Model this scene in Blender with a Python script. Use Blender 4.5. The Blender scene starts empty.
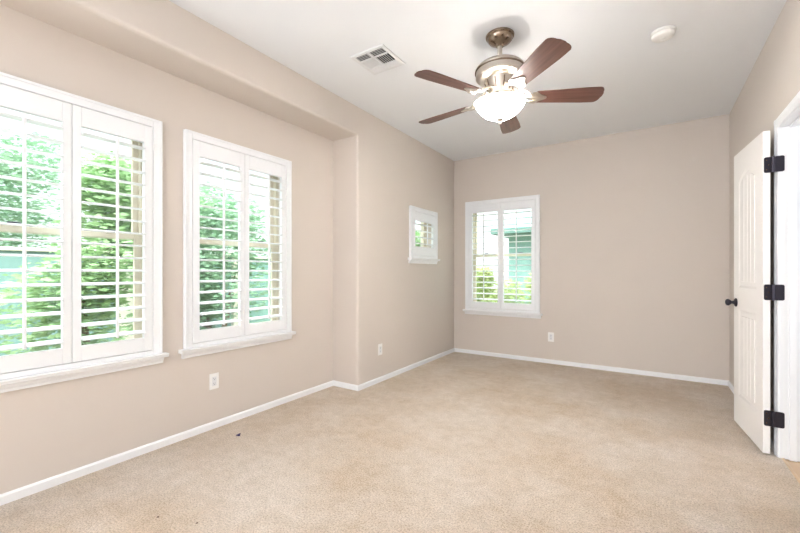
import bpy, bmesh, math, random
from mathutils import Vector, Matrix
PI = math.pi
random.seed(7)
SC = bpy.context.scene
C = SC.collection

# ------------------------------------------------------------------ camera
H = 2.743            # ceiling height
XM = -2.365          # face of the main left wall
XR = -2.687          # face of the recessed left wall
XW = 0.672           # face of the right wall
YB = 5.055           # face of the back wall
YJ = 2.882           # where the recess ends
ZS = 2.473           # underside of the recess soffit
YF = -3.6           # wall behind the camera
cam_d = bpy.data.cameras.new('camera')
cam = bpy.data.objects.new('camera', cam_d)
C.objects.link(cam)
cam.location = (0, 0, 1.1514)
cam.rotation_euler = (PI/2, 0, 0.578)
cam_d.sensor_width = 36
cam_d.lens = 383.1*36/800
cam_d.shift_y = (271.6-266.5)/800
cam_d.clip_start = 0.02
SC.camera = cam

# ------------------------------------------------------------------ sky, sun, lights, exposure
world = bpy.data.worlds.new('world')
SC.world = world
world.use_nodes = True
wn = world.node_tree
bg = wn.nodes['Background']
bg.inputs['Color'].default_value = (0.93, 0.97, 1.0, 1)
SKY_LOW, SKY_HIGH = 0.8, 7.5      # bright overcast: far brighter overhead than near the horizon
_tc = wn.nodes.new('ShaderNodeTexCoord')
_sx = wn.nodes.new('ShaderNodeSeparateXYZ')
_mr = wn.nodes.new('ShaderNodeMapRange')
_mr.inputs['From Min'].default_value = 0.42; _mr.inputs['From Max'].default_value = 0.85
_mr.inputs['To Min'].default_value = SKY_LOW; _mr.inputs['To Max'].default_value = SKY_HIGH
wn.links.new(_tc.outputs['Generated'], _sx.inputs[0])
wn.links.new(_sx.outputs['Z'], _mr.inputs['Value'])
wn.links.new(_mr.outputs[0], bg.inputs['Strength'])

def lamp(name, kind, loc, rot, energy, color, **kw):
    d = bpy.data.lights.new(name, kind)
    d.energy = energy
    d.color = color
    for k, v in kw.items():
        setattr(d, k, v)
    o = bpy.data.objects.new(name, d)
    C.objects.link(o)
    o.location = loc
    o.rotation_euler = rot
    return o

lamp('sun', 'SUN', (3, -3, 8), (math.radians(38), 0, math.radians(50)), 1.2, (1, 0.96, 0.9), angle=0.03)
# added soft fill panel behind the camera, not a lamp of the room
lamp('area_light_rear', 'AREA', (-0.9, YF+0.15, 1.4), (math.radians(90), 0, 0), 30, (0.90, 0.965, 1.06),
     shape='RECTANGLE', size=2.6, size_y=2.2)
# added fill by the recess wall behind the camera; no window stands there
lamp('area_light_left_fill', 'AREA', (XR+0.1, -1.5, 1.3), (PI/2, 0, -PI/2), 60, (0.90, 0.965, 1.06),
     shape='RECTANGLE', size=2.2, size_y=1.8)
lamp('area_light_up_fill', 'AREA', (-1.5, -1.7, 0.5), (PI, 0, 0), 4, (0.90, 0.965, 1.06),  # added uplight behind the camera, lifts the soffit and left ceiling
     shape='RECTANGLE', size=1.8, size_y=1.4)
# added fill panel in the hall, standing in for daylight through the doorway
lamp('area_light_hall', 'AREA', (XW+1.3, 2.95, 1.35), (PI/2, 0, PI/2), 12, (0.90, 0.965, 1.06),
     shape='RECTANGLE', size=1.4, size_y=2.0)
SC.view_settings.view_transform = 'Standard'
SC.view_settings.look = 'None'
SC.view_settings.exposure = 1.12
SC.view_settings.gamma = 1
SC.view_settings.use_curve_mapping = False

# ------------------------------------------------------------------ materials
def lin(r, g, b):
    f = lambda c: ((c/255+0.055)/1.055)**2.4 if c > 10 else c/255/12.92
    return (f(r), f(g), f(b), 1)

def mat(name, col, rough=0.6, metal=0.0, bump=None, var=None, spec=0.5, aniso=None):
    """bump = (noise scale, strength, distance); var = (scale, second colour, lo, hi)"""
    m = bpy.data.materials.new(name)
    m.use_nodes = True
    nt = m.node_tree
    p = nt.nodes['Principled BSDF']
    p.inputs['Base Color'].default_value = col
    p.inputs['Roughness'].default_value = rough
    p.inputs['Metallic'].default_value = metal
    p.inputs['Specular IOR Level'].default_value = spec
    tc = nt.nodes.new('ShaderNodeTexCoord')
    if bump:
        n = nt.nodes.new('ShaderNodeTexNoise')
        n.inputs['Scale'].default_value = bump[0]
        n.inputs['Detail'].default_value = 4
        b = nt.nodes.new('ShaderNodeBump')
        b.inputs['Strength'].default_value = bump[1]
        b.inputs['Distance'].default_value = bump[2]
        nt.links.new(tc.outputs['Object'], n.inputs['Vector'])
        nt.links.new(n.outputs['Fac'], b.inputs['Height'])
        nt.links.new(b.outputs['Normal'], p.inputs['Normal'])
    if var:
        n = nt.nodes.new('ShaderNodeTexNoise')
        n.inputs['Scale'].default_value = var[0]
        n.inputs['Detail'].default_value = 5
        r = nt.nodes.new('ShaderNodeValToRGB')
        r.color_ramp.elements[0].position = var[2]
        r.color_ramp.elements[0].color = col
        r.color_ramp.elements[1].position = var[3]
        r.color_ramp.elements[1].color = var[1]
        nt.links.new(tc.outputs['Object'], n.inputs['Vector'])
        nt.links.new(n.outputs['Fac'], r.inputs['Fac'])
        nt.links.new(r.outputs['Color'], p.inputs['Base Color'])
    return m

M = {}
M['wall'] = mat('wall_paint', lin(214, 204.7, 195.5), 0.75, bump=(160, 0.25, 0.0015), spec=0.3)
M['ceiling'] = mat('ceiling_paint', lin(237, 239, 241), 0.85, bump=(140, 0.25, 0.0015), spec=0.2)
M['trim'] = mat('white_trim_paint', lin(243, 244, 245), 0.38, bump=(90, 0.02, 0.0005))
M['shutter'] = mat('white_shutter_paint', lin(243, 245, 247), 0.38, bump=(90, 0.02, 0.0005))
M['almond'] = mat('almond_vinyl', lin(214, 204, 186), 0.45, bump=(40, 0.05, 0.001))
M['door'] = mat('door_paint', lin(246, 243, 239), 0.4, bump=(60, 0.08, 0.001))
M['bronze'] = mat('dark_bronze', lin(66, 63, 72), 0.36, 0.85, bump=(200, 0.15, 0.0005))
M['plate'] = mat('white_plastic', lin(244, 243, 240), 0.3, bump=(60, 0.02, 0.0005))
M['slot'] = mat('slot_dark', lin(60, 58, 56), 0.6, bump=(60, 0.02, 0.0005))
M['vent'] = mat('white_vent_enamel', lin(228, 229, 230), 0.5, bump=(60, 0.03, 0.0005))
M['duct'] = mat('duct_interior', lin(70, 70, 70), 0.8, bump=(20, 0.1, 0.001))
M['nickel'] = mat('brushed_nickel', lin(196, 188, 178), 0.36, 1.0, bump=(300, 0.08, 0.0004))
M['nickel_dark'] = mat('antique_nickel', lin(150, 134, 118), 0.22, 1.0, bump=(260, 0.1, 0.0005), var=(18, lin(120, 102, 86), 0.42, 0.66))
M['louver_paint'] = M['shutter']
M['bark'] = mat('bark', lin(120, 100, 80), 0.9, bump=(30, 0.6, 0.01), var=(12, lin(90, 74, 60), 0.3, 0.7))
M['soil'] = mat('gravel_ground', lin(104, 98, 84), 0.95, bump=(60, 0.6, 0.01), var=(40, lin(100, 94, 80), 0.35, 0.7))
M['grass'] = mat('lawn', lin(90, 112, 54), 0.9, bump=(90, 0.6, 0.01), var=(5, lin(108, 124, 66), 0.3, 0.7))
M['block'] = mat('pale_teal_stucco', lin(112, 142, 138), 0.85, bump=(60, 0.4, 0.003), var=(2, lin(124, 152, 148), 0.35, 0.7))
M['roof'] = mat('roof_tile', lin(96, 124, 120), 0.8, bump=(12, 0.5, 0.01))
M['tile'] = mat('hall_tile', lin(206, 178, 146), 0.45, bump=(12, 0.1, 0.001), var=(4, lin(190, 160, 128), 0.35, 0.7))
M['purple'] = mat('dark_purple_scrap', lin(46, 34, 84), 0.6, bump=(80, 0.3, 0.001))
M['specks'] = mat('dark_brown_fluff', lin(92, 70, 58), 0.9, bump=(80, 0.3, 0.001))
M['concrete'] = mat('outer_stucco', lin(214, 204, 190), 0.9, bump=(60, 0.4, 0.003))

def leafmat(name, c1, c2):
    m = mat(name, c1, 0.6, var=(1.6, c2, 0.35, 0.65))
    nt = m.node_tree
    p = nt.nodes['Principled BSDF']
    tr = nt.nodes.new('ShaderNodeBsdfTranslucent')
    src = p.inputs['Base Color'].links[0].from_socket
    nt.links.new(src, tr.inputs['Color'])
    mx = nt.nodes.new('ShaderNodeMixShader')
    mx.inputs[0].default_value = 0.35
    nt.links.new(p.outputs[0], mx.inputs[1])
    nt.links.new(tr.outputs[0], mx.inputs[2])
    nt.links.new(mx.outputs[0], nt.nodes['Material Output'].inputs['Surface'])
    return m
M['leaf'] = leafmat('green_leaves', lin(128, 160, 108), lin(158, 182, 138))
M['leaf_teal'] = leafmat('cool_green_leaves', lin(122, 156, 124), lin(154, 180, 152))
M['leaf_lime'] = leafmat('yellow_green_leaves', lin(154, 166, 102), lin(178, 186, 132))

# window glass: thin pane with a faint green cast
g = bpy.data.materials.new('window_glass')
g.use_nodes = True
nt = g.node_tree
nt.nodes.remove(nt.nodes['Principled BSDF'])
tr = nt.nodes.new('ShaderNodeBsdfTransparent'); tr.inputs[0].default_value = (0.93, 0.985, 0.965, 1)
gl = nt.nodes.new('ShaderNodeBsdfGlossy'); gl.inputs['Roughness'].default_value = 0.02
lw = nt.nodes.new('ShaderNodeLayerWeight')
pw = nt.nodes.new('ShaderNodeMath'); pw.operation = 'POWER'; pw.inputs[1].default_value = 5
fr = nt.nodes.new('ShaderNodeMapRange'); fr.inputs['To Min'].default_value = 0.03; fr.inputs['To Max'].default_value = 0.5
nt.links.new(lw.outputs['Facing'], pw.inputs[0]); nt.links.new(pw.outputs[0], fr.inputs['Value'])
mx = nt.nodes.new('ShaderNodeMixShader')
nt.links.new(fr.outputs[0], mx.inputs[0]); nt.links.new(tr.outputs[0], mx.inputs[1]); nt.links.new(gl.outputs[0], mx.inputs[2])
nt.links.new(mx.outputs[0], nt.nodes['Material Output'].inputs['Surface'])
M['glass'] = g

# frosted bowl glass: lit by the bulbs inside
g = bpy.data.materials.new('frosted_bowl_glass')
g.use_nodes = True
nt = g.node_tree
p = nt.nodes['Principled BSDF']
p.inputs['Base Color'].default_value = (0.93, 0.91, 0.88, 1)
p.inputs['Emission Color'].default_value = (0.97, 0.97, 0.97, 1)
p.inputs['Emission Strength'].default_value = 42
p.inputs['Roughness'].default_value = 0.35
tl = nt.nodes.new('ShaderNodeBsdfTranslucent'); tl.inputs[0].default_value = (0.97, 0.95, 0.92, 1)
nz = nt.nodes.new('ShaderNodeTexNoise'); nz.inputs['Scale'].default_value = 9; nz.inputs['Detail'].default_value = 3
rp = nt.nodes.new('ShaderNodeMapRange'); rp.inputs['To Min'].default_value = 0.45; rp.inputs['To Max'].default_value = 0.7
mx = nt.nodes.new('ShaderNodeMixShader')
nt.links.new(nz.outputs['Fac'], rp.inputs['Value']); nt.links.new(rp.outputs[0], mx.inputs[0])
nt.links.new(p.outputs[0], mx.inputs[1]); nt.links.new(tl.outputs[0], mx.inputs[2])
nt.links.new(mx.outputs[0], nt.nodes['Material Output'].inputs['Surface'])
M['bowl'] = g

g = bpy.data.materials.new('lit_bulb')
g.use_nodes = True
p = g.node_tree.nodes['Principled BSDF']
p.inputs['Emission Color'].default_value = (1, 0.95, 0.88, 1)
p.inputs['Emission Strength'].default_value = 900
M['bulb'] = g

# blade wood: grain runs along the blade (object x)
g = mat('walnut_blade', lin(128, 84, 70), 0.38)
nt = g.node_tree
p = nt.nodes['Principled BSDF']
tc = nt.nodes.new('ShaderNodeTexCoord')
mp = nt.nodes.new('ShaderNodeMapping'); mp.inputs['Scale'].default_value = (2.5, 60, 20)
nz = nt.nodes.new('ShaderNodeTexNoise'); nz.inputs['Scale'].default_value = 1.0; nz.inputs['Detail'].default_value = 6
rp = nt.nodes.new('ShaderNodeValToRGB')
rp.color_ramp.elements[0].position = 0.3; rp.color_ramp.elements[0].color = lin(76, 46, 38)
rp.color_ramp.elements[1].position = 0.7; rp.color_ramp.elements[1].color = lin(110, 74, 62)
nt.links.new(tc.outputs['Object'], mp.inputs[0]); nt.links.new(mp.outputs[0], nz.inputs['Vector'])
nt.links.new(nz.outputs['Fac'], rp.inputs[0]); nt.links.new(rp.outputs[0], p.inputs['Base Color'])
M['blade'] = g
M['blade_edge'] = mat('dark_blade_edge', lin(62, 40, 34), 0.5, bump=(60, 0.05, 0.001))

# carpet: short cut pile, worn and brushed in patches
g = bpy.data.materials.new('beige_cut_pile_carpet')
g.use_nodes = True
nt = g.node_tree
p = nt.nodes['Principled BSDF']
p.inputs['Roughness'].default_value = 1.0
p.inputs['Specular IOR Level'].default_value = 0.1
p.inputs['Sheen Weight'].default_value = 0.15
L = nt.links.new
tc = nt.nodes.new('ShaderNodeTexCoord')
def noise(scale, detail, rough=0.55):
    n = nt.nodes.new('ShaderNodeTexNoise')
    n.inputs['Scale'].default_value = scale; n.inputs['Detail'].default_value = detail; n.inputs['Roughness'].default_value = rough
    L(tc.outputs['Object'], n.inputs['Vector'])
    return n
def ramp(src, p0, c0, p1, c1):
    r = nt.nodes.new('ShaderNodeValToRGB')
    r.color_ramp.elements[0].position = p0; r.color_ramp.elements[0].color = c0
    r.color_ramp.elements[1].position = p1; r.color_ramp.elements[1].color = c1
    L(src, r.inputs[0]); return r
big = noise(1.3, 6, 0.65)
base = ramp(big.outputs['Fac'], 0.38, lin(214, 195, 172), 0.6, lin(228, 216, 202))
mid = noise(14, 5, 0.7)
midr = ramp(mid.outputs['Fac'], 0.36, (0.88, 0.86, 0.83, 1), 0.6, (1, 1, 1, 1))
fine = noise(120, 4, 0.85)
finer = ramp(fine.outputs['Fac'], 0.40, (0.56, 0.53, 0.50, 1), 0.56, (1, 1, 1, 1))
def mul(a, b):
    m = nt.nodes.new('ShaderNodeMix'); m.data_type = 'RGBA'; m.blend_type = 'MULTIPLY'; m.inputs[0].default_value = 1
    L(a, m.inputs[6]); L(b, m.inputs[7]); return m.outputs[2]
L(mul(mul(base.outputs[0], midr.outputs[0]), finer.outputs[0]), p.inputs['Base Color'])
bp = nt.nodes.new('ShaderNodeBump'); bp.inputs['Strength'].default_value = 0.9; bp.inputs['Distance'].default_value = 0.006
L(fine.outputs['Fac'], bp.inputs['Height']); L(bp.outputs[0], p.inputs['Normal'])
M['carpet'] = g

# ------------------------------------------------------------------ mesh helpers
def NB(): return bmesh.new()

def box(bm, x0, x1, y0, y1, z0, z1):
    vs = [bm.verts.new((x, y, z)) for x in (x0, x1) for y in (y0, y1) for z in (z0, z1)]
    for f in ((0, 1, 3, 2), (4, 6, 7, 5), (0, 4, 5, 1), (2, 3, 7, 6), (0, 2, 6, 4), (1, 5, 7, 3)):
        bm.faces.new([vs[i] for i in f])
    return vs

def lathe(bm, prof, seg=48, c=(0, 0, 0), caps=True):
    rings = []
    for r, z in prof:
        if r < 1e-5:
            rings.append([bm.verts.new((c[0], c[1], c[2]+z))])
        else:
            rings.append([bm.verts.new((c[0]+r*math.cos(2*PI*i/seg), c[1]+r*math.sin(2*PI*i/seg), c[2]+z)) for i in range(seg)])
    for a, b in zip(rings, rings[1:]):
        for i in range(seg):
            j = (i+1) % seg
            if len(a) == 1 and len(b) == 1: continue
            if len(a) == 1: bm.faces.new((a[0], b[i], b[j]))
            elif len(b) == 1: bm.faces.new((a[i], a[j], b[0]))
            else: bm.faces.new((a[i], a[j], b[j], b[i]))
    if caps:
        for rg in (rings[0], rings[-1]):
            if len(rg) > 2: bm.faces.new(rg)

def sweep(bm, pts, rad, seg=8):
    """tube through points; rad a number or one per point (or (w,h) pairs for a flat bar)"""
    pts = [Vector(p) for p in pts]
    rings = []
    up = Vector((0, 0, 1))
    for i, p_ in enumerate(pts):
        t = (pts[min(i+1, len(pts)-1)]-pts[max(i-1, 0)]).normalized()
        u = up if abs(t.z) < 0.95 else Vector((1, 0, 0))
        s = t.cross(u).normalized(); n = s.cross(t).normalized()
        r = rad[i] if isinstance(rad, list) else rad
        rw, rh = r if isinstance(r, tuple) else (r, r)
        rings.append([bm.verts.new(p_+s*rw*math.cos(2*PI*k/seg)+n*rh*math.sin(2*PI*k/seg)) for k in range(seg)])
    for a, b in zip(rings, rings[1:]):
        for k in range(seg):
            bm.faces.new((a[k], a[(k+1) % seg], b[(k+1) % seg], b[k]))
    bm.faces.new(rings[0]); bm.faces.new(rings[-1])

def prism(bm, poly, axis, a0, a1):
    """extrude 2D polygon along axis; coordinates are the two others in order"""
    def mk(u, v, w):
        return {'x': (w, u, v), 'y': (u, w, v), 'z': (u, v, w)}[axis]
    A = [bm.verts.new(mk(u, v, a0)) for u, v in poly]
    B = [bm.verts.new(mk(u, v, a1)) for u, v in poly]
    n = len(poly)
    bm.faces.new(A); bm.faces.new(B[::-1])
    for i in range(n):
        bm.faces.new((A[i], A[(i+1) % n], B[(i+1) % n], B[i]))

def obj(name, bm, m, parent=None, smooth=False, bevel=0, seg=2, loc=None, rot=None):
    bmesh.ops.recalc_face_normals(bm, faces=bm.faces)
    me = bpy.data.meshes.new(name)
    bm.to_mesh(me); bm.free()
    me.materials.append(m)
    o = bpy.data.objects.new(name, me)
    C.objects.link(o)
    if parent: o.parent = parent
    if loc: o.location = loc
    if rot: o.rotation_euler = rot
    if bevel:
        b = o.modifiers.new('bevel', 'BEVEL'); b.width = bevel; b.segments = seg
        b.limit_method = 'ANGLE'; b.angle_limit = math.radians(40)
    if smooth:
        for f in me.polygons: f.use_smooth = True
        me.set_sharp_from_angle(angle=math.radians(40))
    return o

def thing(name, label, cat, loc=(0, 0, 0), rotz=0, group=None):
    o = bpy.data.objects.new(name, None)
    C.objects.link(o)
    o.location = loc; o.rotation_euler = (0, 0, rotz); o.empty_display_size = 0.1
    return tag(o, label, cat, group)

def tag(o, label, cat, group=None):
    o['label'] = label; o['category'] = cat
    if group: o['group'] = group
    return o

def struct(o, label=None):
    o['kind'] = 'structure'
    if label: o['label'] = label
    return o

def cut(o, boxes):
    """cut box openings out of a mesh and keep the result as plain mesh"""
    for b in boxes:
        bm = NB(); box(bm, *b)
        bmesh.ops.recalc_face_normals(bm, faces=bm.faces)
        me = bpy.data.meshes.new('opening'); bm.to_mesh(me); bm.free()
        c = bpy.data.objects.new('opening', me); C.objects.link(c)
        md = o.modifiers.new('cut', 'BOOLEAN'); md.object = c; md.operation = 'DIFFERENCE'; md.solver = 'EXACT'
        bpy.context.view_layer.update()
        dg = bpy.context.evaluated_depsgraph_get()
        new = bpy.data.meshes.new_from_object(o.evaluated_get(dg))
        o.modifiers.remove(md)
        o.data = new
        bpy.data.objects.remove(c)
    return o

# ------------------------------------------------------------------ room shell
WT = 0.16   # wall thickness
ZW0, ZW1 = 0.62, 2.128     # window casing bottom / top
# window openings: (centre along the wall, casing width)
W1 = (0.780, 0.928); W2 = (1.853, 0.928); WB = (-1.675, 1.012); WS = (4.15, 0.665)
ZN0, ZN1 = 1.315, 1.925
OP = 0.05                   # opening is this much inside the casing edge

bm = NB(); box(bm, XM-0.6, XW+0.01, YF-0.2, YB+0.2, -0.12, 0)
struct(obj('floor', bm, M['carpet']), 'beige cut pile carpet')
bm = NB(); box(bm, XR-0.35, XW+1.7, YF-0.35, YB+0.35, H, H+0.2)
struct(obj('ceiling', bm, M['ceiling']), 'flat white ceiling')

bm = NB(); box(bm, XR-WT, XR, YF-WT, YJ+0.02, -0.12, ZS+0.05)
wl = obj('wall_left_recess', bm, M['wall'])
cut(wl, [(XR-WT-0.1, XR+0.1, w[0]-w[1]/2+OP, w[0]+w[1]/2-OP, ZW0+0.03, ZW1-OP) for w in (W1, W2)])
struct(wl, 'recessed left wall with the two tall windows')

# thick part of the left wall together with the soffit over the recess: rounded outer corner
bm = NB()
poly = [(YF-WT, H), (YF-WT, ZS), (YJ, ZS), (YJ, -0.12), (YB+WT, -0.12), (YB+WT, H)]
prism(bm, poly, 'x', XR-WT, XM)
bmesh.ops.recalc_face_normals(bm, faces=bm.faces)
es = []
for e in bm.edges:
    a, b = e.verts
    if abs(a.co.x-XM) < 1e-4 and abs(b.co.x-XM) < 1e-4:
        if (abs(a.co.z-ZS) < 1e-4 and abs(b.co.z-ZS) < 1e-4) or (abs(a.co.y-YJ) < 1e-4 and abs(b.co.y-YJ) < 1e-4):
            es.append(e)
bmesh.ops.bevel(bm, geom=es, offset=0.028, segments=8, affect='EDGES', profile=0.5)
wl = obj('wall_left', bm, M['wall'], smooth=True)
cut(wl, [(XR-WT-0.1, XM+0.1, WS[0]-WS[1]/2+OP, WS[0]+WS[1]/2-OP, ZN0+0.03, ZN1-OP)])
cut(wl, [(XR-WT-0.1, XM-0.2, WS[0]-1.0, YB+WT+0.1, 0.8, 2.4)])
struct(wl, 'thick left wall and soffit with rounded corners')

bm = NB(); box(bm, XM-0.01, XW+0.3, YB, YB+WT, -0.12, H)
wb = obj('wall_back', bm, M['wall'])
cut(wb, [(WB[0]-WB[1]/2+OP, WB[0]+WB[1]/2-OP, YB-0.1, YB+WT+0.1, ZW0+0.03, ZW1-OP)])
struct(wb)

DY1 = 3.262; DW = 0.625; DY0 = DY1-DW; DH = 2.04; WTR = 0.125
bm = NB(); box(bm, XW, XW+WTR, YF-WT, YB+0.01, -0.12, H)
wr = obj('wall_right', bm, M['wall'])
cut(wr, [(XW-0.1, XW+WTR+0.1, DY0-0.02, DY1+0.02, -0.005, DH+0.02)])
struct(wr)
bm = NB(); box(bm, XR-WT, XW+WTR, YF-WT, YF, -0.12, H)
struct(obj('wall_front', bm, M['wall']))
# hall beyond the doorway
bm = NB(); box(bm, XW+0.01, XW+1.45, 1.2, 4.6, -0.12, -0.004)
struct(obj('floor', bm, M['tile']), 'tan tile floor of the hall')
bm = NB(); box(bm, XW+1.4, XW+1.5, 1.2, 4.6, -0.12, H)
struct(obj('wall_hall', bm, M['wall']))
bm = NB(); box(bm, XW+WTR, XW+1.5, 4.5, 4.6, -0.12, H); box(bm, XW+WTR, XW+1.5, 1.1, 1.2, -0.12, H)
struct(obj('wall_hall_end', bm, M['wall']))

# baseboards
BH, BT = 0.051, 0.013
def base_prof(h=BH, t=BT): return [(0, 0), (t, 0), (t, h-0.010), (t*0.45, h), (0, h)]
def baseboard(name, axis, c, sgn, a0, a1):
    bm = NB()
    prism(bm, [(c+sgn*u, v) for u, v in base_prof()], axis, a0, a1)
    return struct(obj(name, bm, M['trim']))
baseboard('baseboard_left_recess', 'y', XR, 1, YF, YJ)
baseboard('baseboard_jog', 'x', YJ, -1, XR, XM+BT)
baseboard('baseboard_left', 'y', XM, 1, YJ, YB)
baseboard('baseboard_back', 'x', YB, -1, XM, XW)
baseboard('baseboard_right', 'y', XW, -1, DY1+0.06, YB)
baseboard('baseboard_right_near', 'y', XW, -1, YF, DY0-0.06)
baseboard('baseboard_front', 'x', YF, 1, XR, XW)

# ------------------------------------------------------------------ windows and shutters
# local frame: x along the wall, -y into the room, z up; the wall face is y = 0
def build_window(n, loc, rot, w, z0, z1, depth, hung=True, label=''):
    """vinyl window set in the opening; z measured from the floor"""
    root = bpy.data.objects.new('window_%d' % n, None); C.objects.link(root)
    root.location = loc; root.rotation_euler = (0, 0, rot)
    struct(root, label)
    x0, x1 = -w/2+OP, w/2-OP
    a, b = z0+0.03, z1-OP
    f = 0.032
    y0, y1 = depth, depth+0.055
    bm = NB()
    box(bm, x0, x0+f, y0, y1, a, b); box(bm, x1-f, x1, y0, y1, a, b)
    box(bm, x0+f, x1-f, y0, y1, b-f, b); box(bm, x0+f, x1-f, y0, y1, a, a+f)
    obj('window_frame', bm, M['almond'], root, bevel=0.003)
    s = 0.032
    zm = (z0+z1)/2
    def sash(c0, c1, ya, yb):
        bm = NB()
        X0, X1 = x0+f, x1-f
        box(bm, X0, X0+s, ya, yb, c0, c1); box(bm, X1-s, X1, ya, yb, c0, c1)
        box(bm, X0+s, X1-s, ya, yb, c1-s, c1); box(bm, X0+s, X1-s, ya, yb, c0, c0+s)
        o = obj('sash', bm, M['almond'], root, bevel=0.002)
        bm = NB(); box(bm, X0+s-0.004, X1-s+0.004, (ya+yb)/2-0.002, (ya+yb)/2+0.002, c0+s-0.004, c1-s+0.004)
        obj('glass_pane', bm, M['glass'], o)
        return o
    if hung:
        sash(zm-0.018, b-f, y0+0.03, y0+0.052)
        lo = sash(a+f, zm+0.018, y0+0.004, y0+0.026)
        for sx in (-0.5, 0.5):
            bm = NB()
            cx = sx*w*0.46
            box(bm, cx-0.03, cx+0.03, y0-0.006, y0+0.012, zm+0.0185, zm+0.028)
            sweep(bm, [(cx-0.022, y0-0.010, zm+0.031), (cx+0.004, y0-0.012, zm+0.032), (cx+0.03, y0-0.016, zm+0.030)], 0.005)
            obj('sash_lock', bm, M['bronze'], lo, bevel=0.002)
    else:
        sash(a+f, b-f, y0+0.012, y0+0.034)
    return root

def louver_bm(x0, x1, zs, tilt, wid=0.089, th=0.013, cy=0.0):
    bm = NB()
    seg = 14
    for z in zs:
        prof = []
        for k in range(seg):
            a = 2*PI*k/seg
            u, v = wid/2*math.cos(a), th/2*math.copysign(abs(math.sin(a))**0.75, math.sin(a))
            prof.append((cy+u*math.cos(tilt)-v*math.sin(tilt), z+u*math.sin(tilt)+v*math.cos(tilt)))
        prism(bm, prof, 'x', x0, x1)
    return bm

def build_shutter(loc, rot, w, z0, z1, panels, lz0, lz1, nl, label, tilt=0.08):
    root = thing('plantation_shutter', label, 'window shutter', loc, rot)
    fw = 0.052; pr = 0.026
    # frame standing on the sill around the opening
    bm = NB()
    X0, X1 = -w/2, w/2
    def fprof(): pass
    box(bm, X0, X0+fw, -pr, 0.0, z0, z1)
    box(bm, X1-fw, X1, -pr, 0.0, z0, z1)
    box(bm, X0+fw, X1-fw, -pr, 0.0, z1-fw, z1)
    box(bm, X0+fw, X1-fw, -pr, 0.0, z0, z0+0.028)
    # raised outer lip
    box(bm, X0, X0+0.016, -pr-0.007, -pr, z0, z1); box(bm, X1-0.016, X1, -pr-0.007, -pr, z0, z1)
    box(bm, X0+0.016, X1-0.016, -pr-0.007, -pr, z1-0.016, z1)
    obj('shutter_frame', bm, M['shutter'], root, bevel=0.003)
    gap = 0.003
    ix0, ix1 = X0+fw+gap, X1-fw-gap
    pw = (ix1-ix0-(panels-1)*gap)/panels
    pz0, pz1 = z0+0.031, z1-fw-gap
    for i in range(panels):
        a = ix0+i*(pw+gap); b = a+pw
        so = 0.05 if panels > 1 else 0.055
        sa = so if i == 0 else 0.040
        sb = so if i == panels-1 else 0.040
        pt = 0.028; ya, yb = -0.024, -0.024+pt
        bm = NB()
        box(bm, a, a+sa, ya, yb, pz0, pz1); box(bm, b-sb, b, ya, yb, pz0, pz1)
        box(bm, a+sa, b-sb, ya, yb, lz1, pz1); box(bm, a+sa, b-sb, ya, yb, pz0, lz0)
        pan = obj('shutter_panel', bm, M['shutter'], root, bevel=0.0025)
        sp = (lz1-lz0)/nl
        zs = [lz0+sp*(k+0.5) for k in range(nl)]
        obj('louvers', louver_bm(a+sa+0.002, b-sb-0.002, zs, tilt, cy=(ya+yb)/2), M['shutter'], pan, smooth=True)
        mx_ = (a+sa+b-sb)/2
        bm = NB()
        box(bm, mx_-0.0065, mx_+0.0065, -0.069, -0.056, lz0+sp*0.35, lz1-sp*0.25)
        for z in zs:
            box(bm, mx_-0.0015, mx_+0.0015, -0.057, -0.05, z-0.003, z+0.003)
        obj('tilt_rod', bm, M['shutter'], pan, bevel=0.002)
        # small hinges on the outer stile
        if panels > 1 or i == 0:
            hx = a-gap/2 if i == 0 else b+gap/2
            for hz in (pz0+0.12, pz1-0.12):
                bm = NB(); lathe(bm, [(0.004, -0.03), (0.004, 0.03)], 10, (hx, -0.031, hz))
                obj('hinge', bm, M['shutter'], pan, smooth=True)
    # sill and apron
    bm = NB()
    prism(bm, [(-0.052, z0-0.012), (-0.058, z0-0.006), (-0.056, z0), (0.0, z0), (0.0, z0-0.026), (-0.046, z0-0.026), (-0.052, z0-0.02)],
          'x', X0-0.03, X1+0.03)
    obj('sill', bm, M['trim'], root, bevel=0.002)
    bm = NB()
    prism(bm, [(0, z0-0.026), (-0.028, z0-0.026), (-0.026, z0-0.04), (-0.018, z0-0.052), (-0.016, z0-0.066), (0, z0-0.066)],
          'x', X0-0.012, X1+0.012)
    obj('apron', bm, M['trim'], root, bevel=0.0015)
    return root

LW = PI/2
build_window(1, (XR, W1[0], 0), LW, W1[1], ZW0, ZW1, 0.085, label='tall almond window nearest the camera')
build_window(2, (XR, W2[0], 0), LW, W2[1], ZW0, ZW1, 0.085, label='second tall almond window in the recess')
build_window(3, (XM, WS[0], 0), LW, WS[1], ZN0, ZN1, 0.10, hung=False, label='small square window high on the left wall')
build_window(4, (WB[0], YB, 0), 0, WB[1], ZW0, ZW1, 0.085, label='tall window on the back wall')
build_shutter((XR, W1[0], 0), LW, W1[1], ZW0, ZW1, 2, 0.735, 1.965, 16,
              'white two-panel plantation shutter at the left edge, nearest of the two in the recess')
build_shutter((XR, W2[0], 0), LW, W2[1], ZW0, ZW1, 2, 0.735, 1.965, 16,
              'white two-panel plantation shutter in the recess, right of the one cut by the photo edge')
build_shutter((XM, WS[0], 0), LW, WS[1], ZN0, ZN1, 1, 1.455, 1.765, 4,
              'small single-panel white shutter high on the left wall near the corner')
build_shutter((WB[0], YB, 0), 0, WB[1], ZW0, ZW1, 2, 0.735, 1.965, 16,
              'white two-panel plantation shutter on the back wall')

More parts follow.
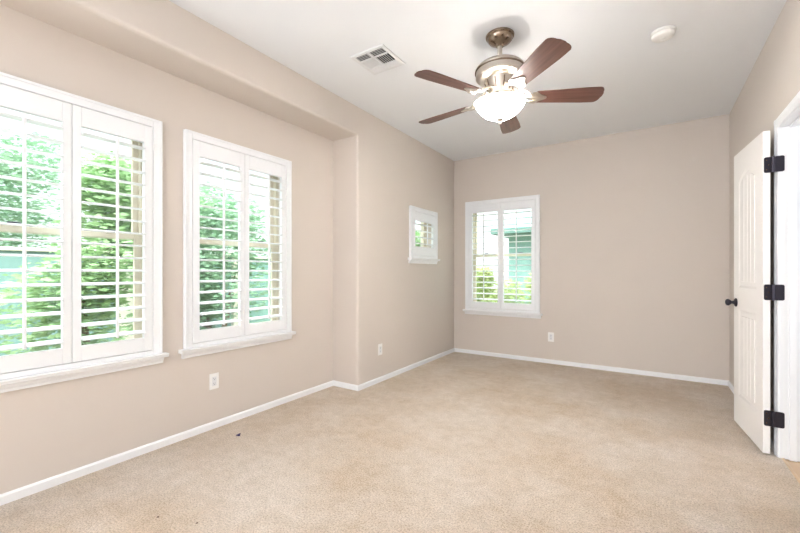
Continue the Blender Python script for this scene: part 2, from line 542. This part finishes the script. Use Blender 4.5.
# ------------------------------------------------------------------ doorway and door on the right wall
root = bpy.data.objects.new('trim_1', None); C.objects.link(root)
root.location = (XW, DY1, 0)
struct(root, 'white doorway casing and jamb')
def rb(bm, x0, x1, y0, y1, z0, z1):   # coordinates relative to (XW, DY1)
    box(bm, x0, x1, y0, y1, z0, z1)
bm = NB()
jx0, jx1 = -0.001, WTR+0.001
box(bm, jx0, jx1, 0.0, 0.0195, 0, DH+0.0195)                 # hinge-side jamb
box(bm, jx0, jx1, -DW-0.0195, -DW, 0, DH+0.0195)             # latch-side jamb
box(bm, jx0, jx1, -DW, 0.0, DH, DH+0.0195)                   # head
jamb = obj('jamb', bm, M['trim'], root, bevel=0.0015)
bm = NB()
sx0, sx1 = 0.040, 0.075
box(bm, sx0, sx1, -0.012, 0.0, 0, DH); box(bm, sx0, sx1, -DW, -DW+0.012, 0, DH)
box(bm, sx0, sx1, -DW+0.012, -0.012, DH-0.012, DH)
obj('door_stop', bm, M['trim'], jamb, bevel=0.002)
def casing(side, name):
    s = -1 if side < 0 else 1
    x = 0.0 if side < 0 else WTR
    cw, r = 0.057, 0.005
    bm = NB()
    prof = [(0, 0), (0.008, 0), (0.011, 0.012), (0.012, 0.03), (0.016, 0.036), (0.016, 0.052), (0.012, cw), (0, cw)]   # (out of wall, away from opening)
    # legs
    for sy, y in ((1, r), (-1, -DW-r)):
        prism(bm, [(x+s*u, y+sy*v) for u, v in prof], 'z', 0, DH+r+cw)
    prism(bm, [(x+s*u, DH+r+v) for u, v in prof], 'y', -DW-r-cw, r+cw)
    obj(name, bm, M['trim'], root)
casing(-1, 'room_casing')
casing(1, 'hall_casing')

dth = math.radians(5.1)
door = thing('panel_door', 'white panelled door swung open against the right wall, dark hinges and lever', 'door',
             (XW-0.029, DY1+0.004, 0.014), dth)
dw, dt, dh = 0.604, 0.035, 2.018
dx1 = -0.014; dx0 = dx1-dt
# slab with recessed moulded panels, modelled as a grid on the visible face
def arch(y, y0, y1, rise): 
    t = (y-(y0+y1)/2)/((y1-y0)/2)
    return rise*(1-t*t)
bm = NB(); box(bm, dx0+0.006, dx1-0.006, 0.0, dw, 0, dh)
slab = obj('door_slab', bm, M['door'], door)
PY0, PY1 = 0.115, dw-0.115
panels = [(0.22, 0.86, 0.0), (1.02, 1.80, 0.06)]
def face_layer(xa, xb, name):
    """stiles and rails around the sunk panels"""
    bm = NB()
    box(bm, xa, xb, 0, PY0, 0, dh); box(bm, xa, xb, PY1, dw, 0, dh)
    box(bm, xa, xb, PY0, PY1, 0, panels[0][0]); box(bm, xa, xb, PY0, PY1, panels[0][1], panels[1][0])
    n = 16
    ys = [PY0+(PY1-PY0)*k/n for k in range(n+1)]
    poly = [(PY0, dh)]+[(y, panels[1][1]+arch(y, PY0, PY1, panels[1][2])) for y in ys]+[(PY1, dh)]
    prism(bm, poly, 'x', xa, xb)
    return obj(name, bm, M['door'], slab)
face_layer(dx0, dx0+0.0061, 'stiles_and_rails')
face_layer(dx1-0.0061, dx1, 'stiles_and_rails')
for (za, zb, rise) in panels:
    for xs, sg in ((dx0, 1), (dx1, -1)):
        # moulding bead around the panel
        bm = NB()
        n = 16
        pts = [(PY0, za), (PY1, za), (PY1, zb)]+[(PY1-(PY1-PY0)*k/n, zb+arch(PY1-(PY1-PY0)*k/n, PY0, PY1, rise)) for k in range(1, n)]+[(PY0, zb)]
        cyy, czz = (PY0+PY1)/2, (za+zb)/2
        def inset(d): return [(y+(d if y < cyy else -d), z+(d if z < czz else -d)) for y, z in pts]
        i1 = inset(0.0); i2 = inset(0.016); 
        A = [bm.verts.new((xs-sg*0.0, y, z)) for y, z in i1]
        Bv = [bm.verts.new((xs+sg*0.0055, y, z)) for y, z in i2]
        D = [bm.verts.new((xs+sg*0.0061, y, z)) for y, z in i1]
        m_ = len(pts)
        for k in range(m_):
            l = (k+1) % m_
            bm.faces.new((A[k], A[l], Bv[l], Bv[k])); bm.faces.new((Bv[k], Bv[l], D[l], D[k]))
        obj('panel_moulding', bm, M['door'], slab)
        # planked raised field with V grooves
        bm = NB()
        f0, f1 = PY0+0.045, PY1-0.045
        np_ = 4; pwid = (f1-f0)/np_
        for k in range(np_):
            a, b = f0+k*pwid, f0+(k+1)*pwid
            top = lambda y: zb-0.045+arch(y, PY0, PY1, rise)
            ye = [(a+0.003, 0), (b-0.003, 0)]
            poly = [(a+0.0025, za+0.045), (b-0.0025, za+0.045)]+[(b-0.0025-(b-a-0.005)*q/5, top(b-0.0025-(b-a-0.005)*q/5)) for q in range(6)]
            xa_, xb_ = sorted((xs+sg*0.0012, xs+sg*0.0061))
            prism(bm, poly, 'x', xa_, xb_)
        obj('planked_panel', bm, M['door'], slab, bevel=0.002)
# lever handle on both faces
HZ = 0.905; HY = dw-0.06
for sg, xs in ((-1, dx0), (1, dx1)):
    bm = NB(); 
    lathe(bm, [(0.0, 0), (0.031, 0), (0.033, 0.004), (0.028, 0.010), (0.014, 0.014), (0.011, 0.02), (0.011, 0.036), (0.0, 0.036)], 28)
    bmesh.ops.rotate(bm, verts=bm.verts, cent=(0, 0, 0), matrix=Matrix.Rotation(sg*PI/2, 3, 'Y'))
    bmesh.ops.translate(bm, verts=bm.verts, vec=(xs, HY, HZ))
    rose = obj('handle_rose', bm, M['bronze'], door, smooth=True)
    bm = NB()
    kx = xs+sg*0.036
    bmk = bm
    if sg < 0:
        lathe(bm, [(0.0, 0), (0.012, 0), (0.02, 0.008), (0.026, 0.018), (0.024, 0.028), (0.014, 0.034), (0.0, 0.035)], 28)
        bmesh.ops.rotate(bm, verts=bm.verts, cent=(0, 0, 0), matrix=Matrix.Rotation(sg*PI/2, 3, 'Y'))
        bmesh.ops.translate(bm, verts=bm.verts, vec=(xs+sg*0.03, HY, HZ))
    else:
        sweep(bm, [(xs+sg*0.03, HY, HZ), (xs+sg*0.034, HY-0.02, HZ), (xs+sg*0.034, HY-0.05, HZ)], [0.009, 0.008, 0.006])
    obj('door_knob', bm, M['bronze'], rose, smooth=True)
# hinges: leaf on the door edge, leaf on the jamb, barrel at the pin
def rounded_rect(cy, cz, w, h_, r, n=5):
    P = []
    for (sy, sz, a0) in ((1, 1, 0), (-1, 1, 90), (-1, -1, 180), (1, -1, 270)):
        for k in range(n+1):
            a = math.radians(a0+90*k/n)
            P.append((cy+sy*(w/2-r)+r*math.cos(a), cz+sz*(h_/2-r)+r*math.sin(a)))
    return P
for hz in (0.235, 1.022, 1.818):
    z = hz-0.014
    bm = NB()
    prism(bm, rounded_rect(dx1-0.010, z, 0.040, 0.098, 0.010), 'y', -0.0022, 0.0)
    leaf = obj('hinge', bm, M['bronze'], door)
    bm = NB(); lathe(bm, [(0.0, -0.052), (0.005, -0.05), (0.008, -0.047), (0.008, 0.047), (0.005, 0.05), (0.0, 0.052)], 16, (-0.002, -0.007, z))
    obj('hinge_barrel', bm, M['bronze'], leaf, smooth=True)
    bm = NB()
    for q in (-0.03, 0, 0.03):
        lathe(bm, [(0.0038, 0), (0.003, 0.0012), (0, 0.0014)], 12, (0, 0, 0))
        vs = bm.verts[-25:] if False else None
    bm.free()
    bm = NB()
    for q in (-0.03, 0, 0.03):
        b2 = NB(); lathe(b2, [(0.0038, 0), (0.003, 0.0012), (0, 0.0014)], 12)
        bmesh.ops.rotate(b2, verts=b2.verts, cent=(0, 0, 0), matrix=Matrix.Rotation(PI/2, 3, 'X'))
        bmesh.ops.translate(b2, verts=b2.verts, vec=(dx1-0.014+(0.006 if q == 0 else -0.004), -0.0022, z+q))
        me_ = bpy.data.meshes.new('t'); b2.to_mesh(me_); b2.free(); bm.from_mesh(me_); bpy.data.meshes.remove(me_)
    obj('screw', bm, M['nickel_dark'], leaf, smooth=True)
    # leaf fixed to the jamb
    bm = NB()
    prism(bm, rounded_rect(-0.002, hz, 0.046, 0.098, 0.010), 'y', -0.0022, 0.0)
    obj('hinge_leaf', bm, M['bronze'], jamb)
# threshold edge between carpet and tile
bm = NB(); prism(bm, [(XW+0.004, -0.004), (XW+0.012, 0.004), (XW+0.02, 0.004), (XW+0.028, -0.004)], 'y', DY0, DY1)
struct(obj('trim_2', bm, M['tile']), 'thin tan edge strip where carpet meets tile')

# ------------------------------------------------------------------ ceiling fan with light
FX, FY = -0.846, 2.528
fan = thing('ceiling_fan', 'five-blade ceiling fan with walnut blades, nickel motor and lit glass bowl, hung from the ceiling', 'ceiling fan', (FX, FY, H))
def fz(z): return z-H
bm = NB()
lathe(bm, [(0.0, 0), (0.088, 0), (0.094, -0.006), (0.092, -0.016), (0.084, -0.022), (0.082, -0.032), (0.069, -0.048), (0.046, -0.062), (0.030, -0.070), (0.025, -0.078), (0.0, -0.078)], 56)
obj('canopy', bm, M['nickel_dark'], fan, smooth=True)
bm = NB(); lathe(bm, [(0.0, -0.07), (0.0155, -0.07), (0.0155, -0.17), (0, -0.17)], 24)
obj('downrod', bm, M['nickel'], fan, smooth=True)
bm = NB(); lathe(bm, [(0.0, fz(2.598)), (0.021, fz(2.598)), (0.027, fz(2.590)), (0.029, fz(2.578)), (0.05, fz(2.570)), (0.052, fz(2.560)), (0, fz(2.560))], 40)
obj('yoke_cover', bm, M['nickel'], fan, smooth=True)
bm = NB()
lathe(bm, [(0.0, fz(2.562)), (0.05, fz(2.562)), (0.10, fz(2.552)), (0.142, fz(2.534)), (0.160, fz(2.516)), (0.162, fz(2.508)),
           (0.158, fz(2.500)), (0.158, fz(2.470)), (0.160, fz(2.460)), (0.150, fz(2.450)), (0.118, fz(2.441)), (0.09, fz(2.438)), (0, fz(2.438))], 64)
motor = obj('motor_housing', bm, M['nickel'], fan, smooth=True)
bm = NB(); lathe(bm, [(0.157, fz(2.5045)), (0.1655, fz(2.503)), (0.1655, fz(2.496)), (0.157, fz(2.4945))], 64)
obj('motor_band', bm, M['nickel_dark'], motor, smooth=True)
bm = NB()
lathe(bm, [(0.0, fz(2.440)), (0.100, fz(2.440)), (0.098, fz(2.430)), (0.074, fz(2.360)), (0.070, fz(2.345)), (0.085, fz(2.338)), (0.088, fz(2.328)), (0.08, fz(2.322)), (0.0, fz(2.322))], 56)
cup = obj('switch_cup', bm, M['nickel'], fan, smooth=True)
for k in range(10):
    a = 2*PI*(k+0.5)/10
    bm = NB()
    sweep(bm, [(0.0985*math.cos(a), 0.0985*math.sin(a), fz(2.428)), (0.0755*math.cos(a), 0.0755*math.sin(a), fz(2.362))], 0.004, 6)
    obj('rib', bm, M['nickel_dark'], cup, smooth=True)
bm = NB()
lathe(bm, [(0.0, fz(2.324)), (0.08, fz(2.322)), (0.120, fz(2.304)), (0.142, fz(2.290)), (0.144, fz(2.284)), (0.138, fz(2.280)), (0.0, fz(2.280))], 64)
obj('light_pan', bm, M['nickel'], fan, smooth=True)
# bowl: thin shell
bm = NB()
out = [(0.154, fz(2.288)), (0.161, fz(2.282)), (0.160, fz(2.274)), (0.148, fz(2.254)), (0.128, fz(2.230)), (0.100, fz(2.206)), (0.068, fz(2.190)), (0.036, fz(2.180)), (0.012, fz(2.177))]
inn = [(r-0.004 if r > 0.02 else r, z+0.004) for r, z in out][::-1]
lathe(bm, out+inn[:-1]+[(0.150, fz(2.288))], 72, caps=False)
bowl = obj('glass_bowl', bm, M['bowl'], fan, smooth=True)
bm = NB(); lathe(bm, [(0.0, fz(2.182)), (0.024, fz(2.181)), (0.022, fz(2.172)), (0.012, fz(2.166)), (0.009, fz(2.160)), (0.013, fz(2.153)), (0.010, fz(2.146)), (0, fz(2.143))], 32)
obj('finial', bm, M['nickel'], bowl, smooth=True)
for k in range(3):
    a = 2*PI*k/3+0.4
    bm = NB(); lathe(bm, [(0, 0.03), (0.012, 0.028), (0.014, 0.016), (0.022, 0.002), (0.026, -0.014), (0.020, -0.03), (0, -0.038)], 20,
                     (0.065*math.cos(a), 0.065*math.sin(a), fz(2.245)))
    obj('bulb', bm, M['bulb'], fan, smooth=True)
BZ = fz(2.318)
PITCH = math.radians(-12)
def blade_outline():
    r0, r1 = 0.235, 0.668
    P = []
    n = 14
    def halfw(t): return 0.056+0.019*min(1, t*1.25)
    up = []
    for k in range(n+1):
        t = k/n
        up.append((r0+(r1-r0-0.045)*t, halfw(t)))
    hw = halfw(1)
    # squared-off tip with generous corners
    tip = []
    for k in range(1, 9):
        a = PI/2*(1-k/8)
        tip.append((r1-0.045+0.035*math.cos(a), hw-0.045+0.045*math.sin(a)))
    mid = [(r1-0.004, 0.015), (r1-0.004, -0.015)]
    pts = up+tip+mid+[(x, -y) for x, y in tip[::-1]]+[(x, -y) for x, y in up[::-1]]
    # rounded root
    pts += [(r0-0.012, -0.035), (r0-0.016, 0), (r0-0.012, 0.035)]
    return pts
def make_blade():
    bm = NB()
    prism(bm, blade_outline(), 'z', -0.003, 0.003)
    return bm
def make_iron():
    bm = NB()
    # two curved arms from the hub that meet on a plate below the blade root
    for s in (-1, 1):
        sweep(bm, [(0.07, s*0.012, 0.062), (0.12, s*0.026, 0.045), (0.165, s*0.040, 0.012), (0.20, s*0.036, -0.010), (0.245, s*0.018, -0.012)],
              [(0.010, 0.005), (0.010, 0.005), (0.011, 0.005), (0.011, 0.004), (0.012, 0.003)], 10)
    sweep(bm, [(0.06, 0, 0.064), (0.11, 0, 0.05), (0.17, 0, 0.008), (0.225, 0, -0.010), (0.29, 0, -0.007)],
          [(0.012, 0.005), (0.009, 0.005), (0.010, 0.005), (0.020, 0.004), (0.014, 0.003)], 10)
    prism(bm, [(0.205, -0.05), (0.235, -0.056), (0.262, -0.03), (0.30, -0.012), (0.305, 0), (0.30, 0.012), (0.262, 0.03), (0.235, 0.056), (0.205, 0.05), (0.215, 0)],
          'z', -0.0095, -0.0035)
    for x, y in ((0.228, -0.035), (0.228, 0.035), (0.285, 0)):
        lathe(bm, [(0.006, -0.0095), (0.005, -0.012), (0, -0.0128)], 12, (x, y, 0))
    return bm
b0 = i0 = None
for k in range(5):
    ang = math.radians(28.1-72*k)
    rotm = (PITCH, 0, ang)
    if b0 is None:
        b0 = obj('blade', make_blade(), M['blade'], fan, bevel=0.0015, loc=(0, 0, BZ))
        i0 = obj('blade_iron', make_iron(), M['nickel'], b0, smooth=True)
        b, i_ = b0, i0
    else:
        b = b0.copy(); C.objects.link(b); b.parent = fan
        i_ = i0.copy(); C.objects.link(i_); i_.parent = b
    b.rotation_euler = Matrix.Rotation(ang, 3, 'Z').to_4x4().__matmul__(Matrix.Rotation(PITCH, 4, 'X')).to_euler()
    b.location = (0, 0, BZ)

# ------------------------------------------------------------------ ceiling register
vx, vy, vw, vl = -1.712, 2.325, 0.30, 0.30
vent = thing('air_vent', 'square white metal air register set in the ceiling left of the fan', 'air vent', (vx, vy, H))
bm = NB()
fl = 0.028
for (a, b, c, d) in ((-vw/2, vw/2, -vl/2, -vl/2+fl), (-vw/2, vw/2, vl/2-fl, vl/2), (-vw/2, -vw/2+fl, -vl/2+fl, vl/2-fl), (vw/2-fl, vw/2, -vl/2+fl, vl/2-fl)):
    box(bm, a, b, c, d, -0.008, 0)
obj('vent_frame', bm, M['vent'], vent, bevel=0.002)
bm = NB(); box(bm, -vw/2+0.01, vw/2-0.01, -vl/2+0.01, vl/2-0.01, -0.0012, -0.0002)
obj('duct_backing', bm, M['duct'], vent)
ins = vw/2-fl
bm = NB()
def vane_x(x0, x1, y, lean):      # vane running along x, leaning in y
    prism(bm, [(y-0.002, -0.0095), (y+0.002, -0.0095), (y+0.002+lean, -0.0016), (y-0.002+lean, -0.0016)], 'x', x0, x1)
def vane_y(y0, y1, x, lean):
    prism(bm, [(x-0.0016, -0.0095), (x+0.0016, -0.0095), (x+0.0016+lean, -0.0016), (x-0.0016+lean, -0.0016)], 'y', y0, y1)
row = 0.062
for k in range(4):                                   # near row: two cells, vanes along x
    y = -ins+0.006+row*k/4
    vane_x(-ins, -0.008, y, 0.009); vane_x(0.008, ins, y, 0.009)
for k in range(6):                                   # middle right: vanes along y, open to the camera
    x = 0.018+(ins-0.018)*k/6
    vane_y(-ins+row+0.012, ins-row*0.9, x, -0.006)
for k in range(11):                                  # middle left: vanes closed towards the camera
    x = -ins+0.004+(ins-0.012)*k/11
    vane_y(-ins+row+0.012, ins-row*0.9, x, 0.011)
for k in range(6):                                   # far row
    y = ins-row*0.85+row*0.85*k/6+0.004
    vane_x(-ins, ins, y, -0.011)
obj('vanes', bm, M['vent'], vent)
bm = NB()
box(bm, -0.008, 0.008, -ins, ins, -0.0105, -0.001)
box(bm, -ins, ins, -ins+row, -ins+row+0.011, -0.0105, -0.001)
box(bm, -ins, ins, ins-row*0.9, ins-row*0.9+0.006, -0.0105, -0.001)
obj('divider_bars', bm, M['vent'], vent)
bm = NB(); box(bm, -0.07, 0.02, 0.05, 0.075, -0.016, -0.0106)
obj('damper_plate', bm, M['vent'], vent, bevel=0.003)

# ------------------------------------------------------------------ smoke detector
det = thing('smoke_detector', 'round white smoke detector on the ceiling right of the fan', 'smoke detector', (0.073, 3.09, H))
bm = NB(); lathe(bm, [(0, 0), (0.072, 0), (0.073, -0.006), (0.071, -0.011), (0, -0.011)], 48)
obj('mounting_base', bm, M['plate'], det, smooth=True)
bm = NB(); lathe(bm, [(0, -0.011), (0.064, -0.011), (0.066, -0.016), (0.064, -0.030), (0.056, -0.038), (0.030, -0.042), (0.028, -0.040), (0.014, -0.040), (0.012, -0.043), (0, -0.044)], 48)
obj('detector_cover', bm, M['plate'], det, smooth=True)

# ------------------------------------------------------------------ wall outlets
def outlet(loc, rot, label, first=None):
    r = thing('wall_outlet', label, 'electrical outlet', loc, rot)
    bm = NB(); box(bm, -0.036, 0.036, -0.006, 0, -0.058, 0.058)
    pl = obj('cover_plate', bm, M['plate'], r, bevel=0.003, seg=3)
    bm = NB(); box(bm, -0.0168, 0.0168, -0.0075, -0.005, -0.0335, 0.0335)
    rc = obj('receptacle', bm, M['vent'], pl, bevel=0.0012)
    for s in (-1, 1):
        bm = NB()
        zc = s*0.018
        box(bm, -0.0075, -0.0055, -0.0079, -0.0072, zc-0.001, zc+0.007)
        box(bm, 0.0055, 0.0072, -0.0079, -0.0072, zc, zc+0.006)
        lathe_bm = NB(); lathe(lathe_bm, [(0.0025, 0), (0.0025, 0.0007)], 12)
        bmesh.ops.rotate(lathe_bm, verts=lathe_bm.verts, cent=(0, 0, 0), matrix=Matrix.Rotation(PI/2, 3, 'X'))
        bmesh.ops.translate(lathe_bm, verts=lathe_bm.verts, vec=(0, -0.0072, zc-0.006))
        me_ = bpy.data.meshes.new('t'); lathe_bm.to_mesh(me_); lathe_bm.free(); bm.from_mesh(me_); bpy.data.meshes.remove(me_)
        obj('socket_slots', bm, M['slot'], pl)
    return r
outlet((XR, 1.613, 0.346), LW, 'white wall outlet low on the recessed wall below the shuttered window')
outlet((XM, 3.242, 0.338), LW, 'white wall outlet low on the left wall just past the recess corner')
outlet((-1.038, YB, 0.332), 0, 'white wall outlet low on the back wall right of the window')

# ------------------------------------------------------------------ scraps on the carpet
bm = NB()
P = [(-0.022, 0.004, 0.002), (0.0, -0.012, 0.006), (0.022, -0.004, 0.016), (0.018, 0.014, 0.022), (-0.002, 0.010, 0.012), (0.004, -0.002, 0.002), (0.02, 0.006, 0.001)]
vs = [bm.verts.new(p_) for p_ in P]
bmesh.ops.convex_hull(bm, input=bm.verts)
tag(obj('scrap', bm, M['purple'], loc=(-2.42, 1.625, 0.0)), 'small dark purple scrap lying on the carpet below the second window', 'debris')
def crumb(x, y, s, label):
    bm = NB()
    bmesh.ops.create_icosphere(bm, subdivisions=2, radius=s)
    for v in bm.verts:
        v.co *= 0.7+random.random()*0.6
        v.co.z = max(v.co.z*0.5, -0.0)
    tag(obj('lint', bm, M['specks'], loc=(x, y, 0.0)), label, 'debris')
crumb(-1.933, 0.885, 0.006, 'tiny dark bit of lint on the near carpet, left one of two')
crumb(-1.737, 0.961, 0.005, 'tiny dark bit of lint on the near carpet, right one of two')

# ------------------------------------------------------------------ garden beyond the windows
bm = NB(); box(bm, -30, 12, -12, 34, -0.4, -0.25)
struct(obj('ground', bm, M['soil']), 'pale gravel ground outside')
bm = NB(); box(bm, -9, 3.0, YB+1.2, 11.5, -0.25, -0.22)
struct(obj('lawn', bm, M['grass']), 'lawn behind the house')

def leaf_cloud(blobs, n, size, seed):
    rnd = random.Random(seed)
    bm = NB()
    for (cx, cy, cz, r) in blobs:
        for _ in range(n):
            while True:
                v = Vector((rnd.uniform(-1, 1), rnd.uniform(-1, 1), rnd.uniform(-1, 1)))
                if 0.25 < v.length < 1: break
            c = Vector((cx, cy, cz))+v*r
            q = Matrix.Rotation(rnd.uniform(0, 2*PI), 3, 'Z') @ Matrix.Rotation(rnd.uniform(-1.2, 1.2), 3, 'X')
            s = size*rnd.uniform(0.6, 1.3)
            pts = [(-s, 0, 0), (-0.1*s, 0.42*s, 0.08*s), (s, 0, 0), (-0.1*s, -0.42*s, 0.08*s)]
            bm.faces.new([bm.verts.new(c+q @ Vector(p_)) for p_ in pts])
    return bm

def make_tree(name, label, cat, loc, height, blobs, n, size, m, seed, group=None, stems=3):
    t = thing(name, label, cat, loc, 0, group)
    rnd = random.Random(seed+50)
    bm = NB()
    for k in range(stems):
        b = blobs[k % len(blobs)]
        x0, y0 = rnd.uniform(-0.12, 0.12), rnd.uniform(-0.12, 0.12)
        sweep(bm, [(x0, y0, 0), (x0+b[0]*0.3, y0+b[1]*0.3, b[2]*0.4), (b[0]*0.7, b[1]*0.7, b[2]*0.8), (b[0], b[1], b[2]+b[3]*0.4)],
              [0.06, 0.045, 0.03, 0.012], 8)
    obj('trunk', bm, M['bark'], t, smooth=True)
    obj('foliage', leaf_cloud(blobs, n, size, seed), m, t)
    return t
G = -0.25
def blobs(seed, h, w, k):
    rnd = random.Random(seed)
    B = []
    for i in range(k):
        t = i/(k-1)
        r = w*(0.55+0.25*rnd.random())*(1-0.25*t)
        B.append((rnd.uniform(-w, w)*0.55, rnd.uniform(-w, w)*0.55, h*(0.16+0.68*t), r))
    return B
trees = [
 ((-7.0, 2.3), 3.5, 1.05, 'leaf', 'bushy green tree seen through the right panel of the nearest shutter'),
 ((-7.7, 4.6), 3.3, 1.05, 'leaf_teal', 'cool green tree seen through the left panel of the second shutter'),
 ((-6.3, 6.7), 3.2, 1.0, 'leaf', 'green tree seen through the right panel of the second shutter'),
 ((-10.9, 1.9), 4.3, 1.5, 'leaf_teal', 'cool green tree behind the teal garden wall, left of the others'),
 ((-10.6, 5.6), 4.2, 1.4, 'leaf', 'tall green tree behind the teal garden wall, between two nearer trees'),
 ((-5.6, 9.3), 2.6, 0.9, 'leaf', 'green tree past the far corner, glimpsed through the small high window'),
]
for q, ((x, y), hh, ww, lm, lab) in enumerate(trees):
    make_tree('garden_tree', lab, 'tree', (x, y, G), hh, blobs(q+3, hh, ww, 9), 1150, 0.062, M[lm], q+20, 'trees outside the left windows')
shr = [((-4.0, 10.0), 1.75), ((-3.1, 8.9), 1.5), ((-1.9, 8.8), 1.3)]
labs = ['yellow-green shrub behind the left panel of the back window', 'yellow-green shrub between the other two outside the back window',
        'low yellow-green shrub behind the right panel of the back window']
for q, ((x, y), hh) in enumerate(shr):
    make_tree('garden_shrub', labs[q], 'shrub', (x, y, -0.22), hh, blobs(q+31, hh, 0.6, 6), 900, 0.045, M['leaf_lime'], q+60, 'shrubs outside the back window')

gw = thing('garden_wall', 'pale teal stucco garden wall seen through the lower left louvers', 'wall', (-9.0, 1.0, G))
bm = NB(); box(bm, -0.1, 0.1, -7, 9, 0, 1.75)
obj('wall_panel', bm, M['block'], gw)
for y in (-5.0, -2.5, 0.0, 2.5, 5.0, 7.5):
    bm = NB(); box(bm, -0.2, 0.2, y-0.2, y+0.2, 0, 1.9)
    obj('pier', bm, M['concrete'], gw, bevel=0.01)
bm = NB(); box(bm, -0.14, 0.14, -7, 9, 1.75, 1.81)
obj('coping', bm, M['concrete'], gw, bevel=0.01)

nh = thing('neighbor_house', 'pale teal house beyond the right half of the back window', 'house', (-1.0, 13.5, G))
bm = NB(); box(bm, -3.2, 5, 0, 6, 0, 2.75)
hw = obj('house_wall', bm, M['block'], nh)
bm = NB(); prism(bm, [(-0.45, 2.72), (6.45, 2.72), (6.45, 2.9), (3, 3.9), (-0.45, 2.9)], 'x', -3.7, 5.5)
obj('roof', bm, M['roof'], nh)
for x in (-1.9, 0.6, 3.0):
    bm = NB()
    for (a, b, c, d) in ((x-0.5, x-0.44, 0.9, 2.1), (x+0.44, x+0.5, 0.9, 2.1), (x-0.44, x+0.44, 2.04, 2.1), (x-0.44, x+0.44, 0.9, 0.96), (x-0.03, x+0.03, 0.96, 2.04)):
        box(bm, a, b, -0.04, 0.0, c, d)
    wf = obj('window', bm, M['trim'], nh)
    bm = NB(); box(bm, x-0.44, x+0.44, -0.015, -0.005, 0.96, 2.04)
    obj('pane', bm, M['roof'], wf)
